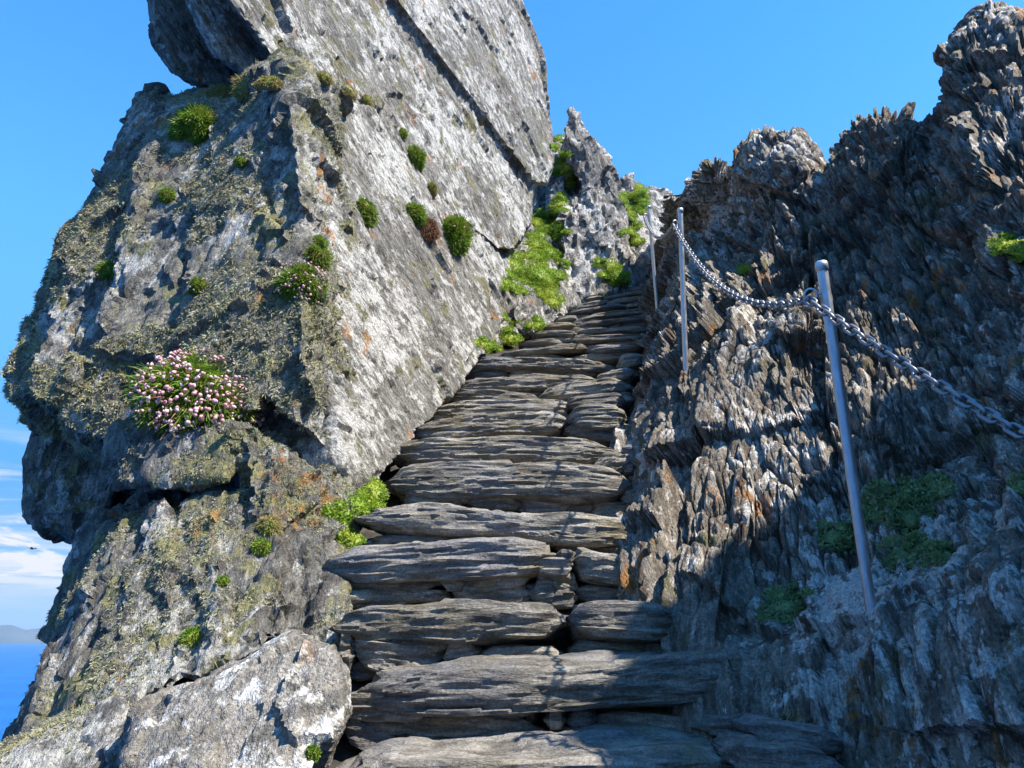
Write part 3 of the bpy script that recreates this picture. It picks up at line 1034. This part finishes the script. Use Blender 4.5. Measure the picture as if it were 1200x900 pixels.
h1 = post(P(1021, 716, 2.56), P(962, 306, 2.60), 'steel post rising from the ledge beside the green leaf clumps', (-1, -0.35, 0))
h2 = post(P(804, 444, 5.20), P(797, 244, 5.24), 'steel post standing on top of the pale flaky buttress', (-0.8, -0.6, 0))
h3 = post(P(771, 372, 8.15), P(760, 241, 8.2), 'steel post at the head of the steps beside the leaf mats', (-0.8, -0.6, 0))
h4 = post((1.20, 1.18, -0.75), (1.20, 1.18, 0.12), 'steel post at the lower end of the chain by the rock slope', (-0.6, 0.8, 0))

# one chain link, shared by all
pts = []
PITCH_L = 0.042
hl, wd = 0.0150, 0.0125
for k in range(8):
    a = -math.pi / 2 + math.pi * k / 7
    pts.append((hl + wd * math.cos(a), wd * math.sin(a), 0))
for k in range(8):
    a = math.pi / 2 + math.pi * k / 7
    pts.append((-hl + wd * math.cos(a), wd * math.sin(a), 0))
vs, fs = tube(pts, 0.0047, 7, closed=True)
LINK = mesh_np('link', vs, fs, True)
LINK.materials.append(M_CHAIN)


def chain(a, c_, sag, label):
    a, c_ = Vector(a), Vector(c_)
    root = empty('chain', a, label, 'chain', 'chains of the handrail')
    # sample a hanging curve and walk it link by link
    N_ = 400
    cur = [a.lerp(c_, i / N_) - Vector((0, 0, sag * 4 * (i / N_) * (1 - i / N_))) for i in range(N_ + 1)]
    ln = [0]
    for i in range(N_):
        ln.append(ln[-1] + (cur[i + 1] - cur[i]).length)
    n = max(2, int(round(ln[-1] / PITCH_L)))
    st = ln[-1] / n
    j = 0
    for k in range(n):
        s_ = (k + 0.5) * st
        while ln[j + 1] < s_:
            j += 1
        p = cur[j].lerp(cur[j + 1], (s_ - ln[j]) / (ln[j + 1] - ln[j]))
        t = (cur[j + 1] - cur[j]).normalized()
        o = bpy.data.objects.new('link', LINK)
        COL.objects.link(o)
        o.parent = root
        o.location = p - a
        q = t.to_track_quat('X', 'Z')
        o.rotation_euler = (q @ Quaternion((1, 0, 0), R(45 + 90 * (k % 2) + random.uniform(-9, 9)))).to_euler()
    return root


chain(h4, h1, 0.045, 'galvanised chain climbing from the lower slope to the post by the leaf clumps')
chain(h1, h2, 0.20, 'slack galvanised chain sagging across the rock up to the buttress post')
chain(h2, h3, 0.16, 'short galvanised chain between the buttress post and the post at the head of the steps')

# ------------------------------------------------------------------ plants
LEAFQ = np.array([(0, 0, 0), (0.28, 0.5, 0.06), (0, 1, 0), (-0.28, 0.5, 0.06)], np.float32)


def basis(nrm):
    z = Vector(nrm).normalized()
    x = z.orthogonal().normalized()
    return np.array([x[:], z.cross(x)[:], z[:]], np.float32)      # rows


def leaves(n, centre, radii, bas, r, size, spread=0.9, low=-0.15):
    """n leaf quads through the outer shell of a dome"""
    u = r.uniform(low, 1, n)
    a = r.uniform(0, 2 * math.pi, n)
    s_ = np.sqrt(np.maximum(0, 1 - u * u))
    dl = np.stack([s_ * np.cos(a), s_ * np.sin(a), u], 1).astype(np.float32)
    lump = 1 + 0.35 * perlin(dl * 2.3 + r.random(3) * 20, 5)
    rad = (lump * (1.05 - 0.32 * r.random(n) ** 1.6))[:, None]
    pos = (dl * rad * np.array(radii, np.float32)) @ bas + np.array(centre, np.float32)
    out = dl @ bas
    d = out * 1.0 + r.normal(0, spread, (n, 3)) + np.array([0, 0, 0.35])
    d /= np.linalg.norm(d, axis=1, keepdims=True)
    side = np.cross(d, r.normal(0, 1, (n, 3)))
    side /= np.linalg.norm(side, axis=1, keepdims=True)
    up = np.cross(side, d)
    sz = (size * r.uniform(0.6, 1.35, n))[:, None]
    V = [pos + sz * (side * q[0] + d * (q[1] - 0.3) + up * q[2]) for q in LEAFQ]
    V = np.stack(V, 1).reshape(-1, 3)
    return V, np.arange(len(V)).reshape(-1, 4)


def blades(n, centre, radii, bas, r, width, low=-0.1, droop=0.12, inner=0.72, jit=0.25):
    """n thin curved blades standing out of a dome (two quads each)"""
    u = r.uniform(low, 1, n)
    a = r.uniform(0, 2 * math.pi, n)
    s_ = np.sqrt(np.maximum(0, 1 - u * u))
    dl = np.stack([s_ * np.cos(a), s_ * np.sin(a), u], 1)
    lump = (1 + 0.28 * perlin(dl.astype(np.float32) * 2.0 + r.random(3) * 20, 4))[:, None]
    rad = np.array(radii)
    p0 = (dl * lump * inner * rad) @ bas + np.array(centre)
    tipd = dl + r.normal(0, jit, (n, 3)) * 0.5
    p2 = (tipd * lump * r.uniform(0.9, 1.1, (n, 1)) * rad) @ bas + np.array(centre)
    p2[:, 2] -= droop * min(radii) * r.random(n)
    p1 = (p0 + p2) / 2
    p1[:, 2] += 0.06 * min(radii)
    side = np.cross(p2 - p0, r.normal(0, 1, (n, 3)))
    side /= np.linalg.norm(side, axis=1, keepdims=True) + 1e-9
    wv = width * r.uniform(0.7, 1.3, (n, 1))
    V = np.stack([p0 - side * wv, p0 + side * wv, p1 + side * wv * 0.8, p1 - side * wv * 0.8,
                  p2 + side * wv * 0.2, p2 - side * wv * 0.2], 1).reshape(-1, 3)
    i = np.arange(n) * 6
    Fc = np.concatenate([np.stack([i, i + 1, i + 2, i + 3], 1), np.stack([i + 3, i + 2, i + 4, i + 5], 1)])
    return V, Fc, p2


def dome(centre, radii, bas, r, k=0.7):
    vs, fs = lathe([(math.cos(t) * k, math.sin(t) * k) for t in np.linspace(-0.6, math.pi / 2 - 0.03, 8)], 14)
    v = np.array(vs)
    v *= (1 + 0.2 * perlin((v * 3 + r.random(3) * 9).astype(np.float32), 3))[:, None]
    return (v * np.array(radii)) @ bas + np.array(centre), np.array(fs)


def join(parts):
    Vs, Fs, o = [], [], 0
    for v, f in parts:
        Vs.append(v)
        Fs.append(np.asarray(f) + o)
        o += len(v)
    return np.concatenate(Vs), np.concatenate(Fs)


def anchor(px, py):
    h = hit(px, py)
    return h


def cushion(px, py, wpx, hpx, label, flowers=0, fmat=None, blade_mat=None, name='thrift_cushion', cat='plant', seed=1, group=None,
            brown=0.0, n=None, lift=0.35):
    h = anchor(px, py)
    if h is None:
        return
    l, nr, ds = h
    r = np.random.default_rng(seed)
    sc = ds / math.sqrt(1 + ((px - 600) / F) ** 2 + ((450 - py) / F) ** 2) / F
    rx, rz = wpx * sc / 2, hpx * sc / 2
    up = (Vector(nr) * 0.8 + Vector((0, -0.25, 0.75))).normalized()
    bas = basis(up)
    ctr = l - Vector(nr) * rx * 0.25
    radii = (rx, rx, rx * 0.2 + rz * 0.9)
    root = empty(name, ctr, label, cat, group)
    n = n or int(2200 * min(1.6, (rx / 0.15) ** 2) + 350)
    c0 = np.zeros(3)
    V, Fc, tips = blades(int(n * 1.8), c0, radii, bas, r, 0.0022 + rx * 0.006, inner=0.84, jit=0.18)
    dv, df = dome(c0, radii, bas, r, 0.86)
    lobes = [(V, Fc), (dv, df)]
    for k in range(3):
        a_ = r.uniform(0, 6.28)
        oc = (np.array([math.cos(a_), math.sin(a_), -0.25]) * np.array(radii) * r.uniform(0.5, 0.75)) @ bas
        rr = tuple(x * r.uniform(0.4, 0.62) for x in radii)
        lv, lf, _ = blades(int(n * 0.5), oc, rr, bas, r, 0.0022 + rx * 0.006, inner=0.8, jit=0.22)
        lobes += [(lv, lf), dome(oc, rr, bas, r, 0.82)]
    V, Fc = join(lobes)
    link('foliage', mesh_np('foliage', V, Fc), blade_mat or M_GRASS, parent=root, kind='stuff')
    if brown:
        V, Fc, _ = blades(int(n * brown), c0, tuple(x * 1.02 for x in radii), bas, r, 0.003 + rx * 0.006, low=-0.4)
        keep = (V.reshape(-1, 6, 3)[:, 4, 2] < 0.25 * radii[2])
        kv = V.reshape(-1, 6, 3)[keep]
        i = np.arange(len(kv)) * 6
        Fc = np.concatenate([np.stack([i, i + 1, i + 2, i + 3], 1), np.stack([i + 3, i + 2, i + 4, i + 5], 1)])
        if len(kv):
            link('dead_leaves', mesh_np('dead_leaves', kv.reshape(-1, 3), Fc), M_BROWN, parent=root, kind='stuff')
    if flowers:
        for mt, cnt, nm, lo in ((M_PINK, int(flowers * 0.86), 'pink_flower_heads', -0.05), (M_WHITE, int(flowers * 0.14), 'pale_flower_heads', -0.2)):
            u = r.uniform(lo, 0.97, cnt)
            a = r.uniform(0, 2 * math.pi, cnt)
            s_ = np.sqrt(1 - u * u)
            dl = np.stack([s_ * np.cos(a), s_ * np.sin(a), u], 1)
            ps = (dl * r.uniform(1.04, 1.22, (cnt, 1)) * np.array(radii)) @ bas
            hv = np.array([(1, 0, 0), (.5, .87, 0), (-.5, .87, 0), (-1, 0, 0), (-.5, -.87, 0), (.5, -.87, 0), (0, 0, .8), (0, 0, -.5)])
            hf = [(k, (k + 1) % 6, 6, 6) for k in range(6)] + [((k + 1) % 6, k, 7, 7) for k in range(6)]
            tri = np.array([f[:3] for f in hf])
            Vs, Fs = [], []
            for i_, p_ in enumerate(ps):
                rs = r.uniform(0.006, 0.0145) * (0.8 + rx)
                mrot = basis(Vector(dl[i_] @ bas) + Vector(r.normal(0, .4, 3)))
                Vs.append((hv * (1 + r.normal(0, .12, (8, 1)))) * rs @ mrot + p_)
                Fs.append(tri + i_ * 8)
            link(nm, mesh_np(nm, np.concatenate(Vs), np.concatenate(Fs), True), mt, parent=root, kind='stuff')
            st0 = (dl * 0.8 * np.array(radii)) @ bas
            sd_ = np.cross(ps - st0, r.normal(0, 1, (cnt, 3)))
            sd_ /= np.linalg.norm(sd_, axis=1, keepdims=True) + 1e-9
            Vq = np.stack([st0 - sd_ * .0012, st0 + sd_ * .0012, ps + sd_ * .0012, ps - sd_ * .0012], 1).reshape(-1, 3)
            link('stems', mesh_np('stems', Vq, np.arange(len(Vq)).reshape(-1, 4)), M_BROWN, parent=root, kind='stuff')
    return root


def mat_plant(spots, label, mat=None, name='leaf_mat', cat='plant', seed=1, size=0.019, dens=1.0, group=None, flat=0.55, core=0.74):
    r = np.random.default_rng(seed)
    parts, root = [], None
    more = []
    for (px, py, wpx) in spots:
        more.append((px, py, wpx * 0.8))
        for k in range(4):
            a = r.uniform(0, 6.28)
            more.append((px + math.cos(a) * wpx * 0.42, py + math.sin(a) * wpx * 0.36, wpx * r.uniform(0.35, 0.6)))
    for (px, py, wpx) in more:
        h = hit(px, py)
        if h is None:
            continue
        l, nr, ds = h
        sc = ds / math.sqrt(1 + ((px - 600) / F) ** 2 + ((450 - py) / F) ** 2) / F
        rx = wpx * sc / 2 * 1.4
        up = (Vector(nr) * 0.6 + Vector((0, -0.3, 0.7))).normalized()
        if root is None:
            root = empty(name, l, label, cat, group)
        ctr = l - Vector(nr) * rx * 0.15 - root.location
        rad = (rx, rx, rx * flat)
        bas = basis(up)
        n = int(dens * 15 * (rx / size) ** 2) + 60
        parts.append(leaves(n, ctr, rad, bas, r, size))
        parts.append(dome(np.array(ctr), rad, bas, r, core))
    if root is None:
        return
    V, Fc = join(parts)
    link('foliage', mesh_np('foliage', V, Fc), mat or M_LEAF, parent=root, kind='stuff')
    return root


# thrift cushions on the left crag
cushion(238, 470, 128, 88, 'big round thrift cushion covered in pink flowers under the crag', flowers=780, seed=51, brown=0.25, n=4200)
cushion(228, 147, 58, 46, 'round bright green cushion without flowers high on the crag', seed=52, n=2600)
cushion(354, 338, 54, 54, 'thrift cushion with faded pink flowers on the edge between crag and smooth face', flowers=90, seed=53)
cushion(374, 303, 34, 26, 'small green and brown thrift tuft just above the faded flowering cushion', seed=54, brown=0.5)
cushion(375, 286, 20, 18, 'tiny bright green tuft topping the brownish thrift tuft', seed=55)
cushion(485, 188, 28, 36, 'upright oval green cushion alone on the rock face below the leaning slab', seed=56)
cushion(430, 251, 38, 22, 'low green tuft with brown underside on the smooth rock face', seed=57, brown=0.3)
cushion(486, 252, 34, 28, 'green cushion at the left of three crowded on the rock face', seed=58)
cushion(497, 270, 34, 32, 'reddish brown withered cushion crowded between two green ones', seed=59, blade_mat=M_BROWN)
cushion(531, 281, 44, 58, 'largest green cushion of the crowded three dotted with pale buds', flowers=26, seed=60)
cushion(232, 338, 22, 30, 'little green tuft with a faded pink top on the shaggy lichen', flowers=14, seed=61)
cushion(123, 318, 26, 16, 'tiny yellow green tuft with pink specks near the seaward edge', flowers=10, seed=62)
cushion(197, 232, 22, 20, 'faint green grass tuft half way up the shaggy crag', seed=63)
cushion(281, 190, 14, 12, 'tiny lime green sprig beside a shadowed groove of the crag', seed=64)
cushion(505, 224, 16, 20, 'thin yellow green sprig beneath the upright oval cushion', seed=65, blade_mat=M_DRY)
cushion(470, 158, 16, 14, 'small dark green sprig at the foot of the leaning slab', seed=66)
cushion(224, 748, 30, 22, 'small green tuft in a crack of the outcrop above the pale boulder', seed=67)
cushion(318, 616, 28, 24, 'yellow and green succulent tuft on the outcrop by the steps', seed=68, blade_mat=M_DRY)
cushion(306, 640, 24, 18, 'small green tuft just below the yellow tuft on the outcrop', seed=69)
cushion(262, 682, 16, 14, 'tiny green sprig on the orange spotted outcrop', seed=70)
cushion(366, 884, 18, 26, 'little green grass sprig at the foot of the pale boulder', seed=71)
# dry grass on the ledge under the leaning slab
for i, (gx_, gy_, gw, gh) in enumerate([(262, 108, 40, 18), (290, 104, 40, 20), (318, 96, 34, 16)]):
    cushion(gx_, gy_, gw, gh, 'dry straw coloured grass on the ledge beneath the leaning slab', blade_mat=M_DRY, name='grass_tuft', cat='grass',
            seed=80 + i, group='dry grass tufts on the ledge', n=700)
for i, (gx_, gy_, gw, gh) in enumerate([(382, 92, 22, 14), (408, 106, 24, 12), (432, 122, 22, 12)]):
    cushion(gx_, gy_, gw, gh, 'olive grass growing along the joint below the leaning slab', blade_mat=M_DRY, name='grass_tuft', cat='grass',
            seed=90 + i, group='grass tufts along the slab joint', n=420)

# bright green mats in the gully and along the steps
mat_plant([(600, 312, 30), (622, 300, 36), (642, 296, 34), (612, 330, 34), (636, 326, 40), (645, 345, 30), (598, 335, 22), (655, 310, 20)],
          'widest bright green leaf mat filling the gully beside the slab', seed=101)
mat_plant([(628, 262, 26), (645, 270, 32), (654, 276, 24), (632, 280, 26), (636, 250, 18)], 'bright green leaf mat above the widest one in the gully', seed=102)
mat_plant([(655, 240, 22), (660, 232, 16)], 'small green leaf mat against the white rock in the gully', seed=103)
mat_plant([(655, 196, 22), (664, 206, 24), (672, 214, 20), (660, 184, 14)], 'green leaf mat leading up to the foot of the pinnacle', seed=104)
mat_plant([(655, 163, 16), (650, 172, 12)], 'highest tiny green leaf mat on the skyline beside the pinnacle', seed=105)
mat_plant([(712, 314, 26), (722, 322, 26), (728, 330, 16), (703, 308, 14)], 'green leaf mat between the pinnacle foot and the top steps', seed=106)
mat_plant([(736, 232, 18), (748, 228, 22), (742, 244, 22), (752, 240, 16)], 'upper green leaf mat on the skyline behind the far post', seed=107)
mat_plant([(738, 272, 20), (745, 282, 18), (742, 262, 16)], 'lower green leaf mat hanging behind the far post', seed=108)
mat_plant([(566, 404, 20), (576, 410, 20), (584, 413, 14)], 'bright green clump at the left end of a step', seed=109, size=0.018)
mat_plant([(598, 396, 26), (606, 400, 18)], 'bright green clump just above the step end clump', seed=110, size=0.018)
mat_plant([(628, 382, 20), (634, 385, 14)], 'small bright green clump farthest up the left step edge', seed=111, size=0.018)
mat_plant([(590, 372, 10), (602, 378, 10)], 'tiny yellow green clump in the rock crack over the steps', seed=112, size=0.016)
mat_plant([(452, 566, 34), (436, 578, 34), (418, 590, 32), (400, 602, 30), (455, 585, 26), (440, 595, 24)],
          'yellow green leaf mat trailing beside the step under the smooth face', seed=113, size=0.017)
mat_plant([(408, 630, 24), (418, 634, 20)], 'small yellow green clump on the end of a long step slab', seed=114, size=0.015)
# plants of the shaded slope
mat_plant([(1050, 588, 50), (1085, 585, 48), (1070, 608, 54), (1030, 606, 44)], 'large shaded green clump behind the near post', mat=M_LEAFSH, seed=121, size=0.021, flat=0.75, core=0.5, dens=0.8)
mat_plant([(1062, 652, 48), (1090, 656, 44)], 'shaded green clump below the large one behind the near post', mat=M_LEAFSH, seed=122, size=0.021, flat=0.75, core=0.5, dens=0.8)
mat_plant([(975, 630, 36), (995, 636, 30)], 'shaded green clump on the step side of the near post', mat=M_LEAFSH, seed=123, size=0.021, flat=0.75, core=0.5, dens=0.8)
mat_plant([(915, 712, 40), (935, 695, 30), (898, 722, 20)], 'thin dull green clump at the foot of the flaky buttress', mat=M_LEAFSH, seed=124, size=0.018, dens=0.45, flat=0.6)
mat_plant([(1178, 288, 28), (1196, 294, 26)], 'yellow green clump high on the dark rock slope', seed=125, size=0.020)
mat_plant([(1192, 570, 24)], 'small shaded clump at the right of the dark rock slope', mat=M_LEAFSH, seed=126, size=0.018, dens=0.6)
mat_plant([(872, 314, 14)], 'tiny green sprig above the sagging chain', seed=127, size=0.018)

# ------------------------------------------------------------------ shaggy lichen on the left rocks
def shag(obj_names, n, seed, size, view, fs=1.1, thr=-0.12):
    r = np.random.default_rng(seed)
    VV, FF, o_ = [], [], 0
    for tree, ob, vs, tr in BVH:
        if ob.name not in obj_names:
            continue
        a, b_, c_ = vs[tr[:, 0]], vs[tr[:, 1]], vs[tr[:, 2]]
        nr = np.cross(b_ - a, c_ - a)
        ar = np.linalg.norm(nr, axis=1)
        nr /= ar[:, None] + 1e-12
        ctr = (a + b_ + c_) / 3
        msk = fbm(ctr * fs, 3, seed) + 0.35 * perlin(ctr * 5, seed + 3)
        wgt = ar * np.clip((msk - obj_names[ob.name][2]) * 6 + 0.3, 0, 1) * np.clip((nr @ np.array(view)) * 2.2 - 0.05, 0, 1)
        k = int(n * obj_names[ob.name][0])
        pick = r.choice(len(tr), k, p=wgt / wgt.sum())
        u = r.random((k, 2))
        u = np.where((u.sum(1) > 1)[:, None], 1 - u, u)
        p0 = a[pick] + (b_ - a)[pick] * u[:, :1] + (c_ - a)[pick] * u[:, 1:]
        nn = nr[pick]
        S_ = 6
        sz = size * obj_names[ob.name][1] * r.uniform(0.4, 1.6, (k, 1))
        for s_ in range(S_):
            dr = nn * 0.8 + r.normal(0, 0.75, (k, 3)) + np.array([0.0, 0, -0.25])
            dr /= np.linalg.norm(dr, axis=1, keepdims=True)
            sd_ = np.cross(dr, r.normal(0, 1, (k, 3)))
            sd_ /= np.linalg.norm(sd_, axis=1, keepdims=True)
            ln = sz * r.uniform(0.5, 1.1, (k, 1))
            mid = p0 + dr * ln * 0.55
            tip = p0 + (dr + np.array([0, 0, -0.25])) * ln + r.normal(0, .15, (k, 3)) * ln
            VV.append(np.stack([p0 - nn * 0.004, mid - sd_ * ln * 0.12, tip, mid + sd_ * ln * 0.12], 1).reshape(-1, 3))
            FF.append(np.arange(k * 4).reshape(-1, 4) + o_)
            o_ += k * 4
    return mesh_np('lichen', np.concatenate(VV), np.concatenate(FF))


link('lichen', shag({'rock_crag': (1.0, 1.0, -0.12), 'rock_outcrop': (0.55, 0.62, 0.06), 'overhanging_block': (0.04, 0.9, 0.0), 'lichen_rock': (0.16, 0.6, 0.02)}, 25500, 5, 0.023, (-0.1, -0.75, 0.6)), M_LICHEN,
     'shaggy yellow green lichen tufts growing all over the left crag and outcrop', 'lichen', kind='stuff')

# ------------------------------------------------------------------ a gull over the water
bp = P(38, 643, 70)
bird = empty('bird', bp, 'tiny dark bird gliding above the sea under the clouds', 'bird')
M_BIRD = plain_mat('bird_feather', (0.05, 0.05, 0.055), (0.12, 0.12, 0.12), 8)
vs, fs = lathe([(0.005, -0.26), (0.05, -0.2), (0.075, -0.05), (0.07, 0.08), (0.045, 0.17), (0.04, 0.22), (0.004, 0.28)], 10)
vs = [(v[2], v[0], v[1]) for v in vs]
link('body', mesh_np('body', vs, fs, True), M_BIRD, parent=bird)
for sg in (-1, 1):
    vs = [(0.10, 0.03 * sg, 0.03), (-0.08, 0.03 * sg, 0.03), (-0.04, 0.32 * sg, 0.12), (0.13, 0.30 * sg, 0.12), (-0.10, 0.70 * sg, 0.02), (-0.02, 0.66 * sg, 0.03)]
    vs = vs + [(x, y, z - 0.012) for x, y, z in vs]
    fs = [(0, 1, 2, 3), (3, 2, 4, 5), (6, 9, 8, 7), (9, 11, 10, 8), (0, 3, 9, 6), (3, 5, 11, 9), (1, 7, 8, 2), (2, 8, 10, 4), (5, 4, 10, 11)]
    link('wing', mesh_np('wing', vs, fs), M_BIRD, parent=bird)

# ------------------------------------------------------------------ sea air
me = bpy.data.meshes.new('haze')
bm = bmesh.new()
bmesh.ops.create_cube(bm, size=1.0)
bm.to_mesh(me)
bm.free()
hz_m = bpy.data.materials.new('sea_air')
hz_m.use_nodes = True
nt = hz_m.node_tree
for n in list(nt.nodes):
    nt.nodes.remove(n)
vo = nt.nodes.new('ShaderNodeVolumePrincipled')
vo.inputs['Color'].default_value = (0.50, 0.72, 1.0, 1)
vo.inputs['Density'].default_value = 0.00003
vo.inputs['Anisotropy'].default_value = 0.2
out = nt.nodes.new('ShaderNodeOutputMaterial')
nt.links.new(vo.outputs[0], out.inputs['Volume'])
haze = link('haze', me, hz_m, kind='stuff')
haze.scale = (112000, 112000, 480)
haze.location = (0, 0, -118 + 240)
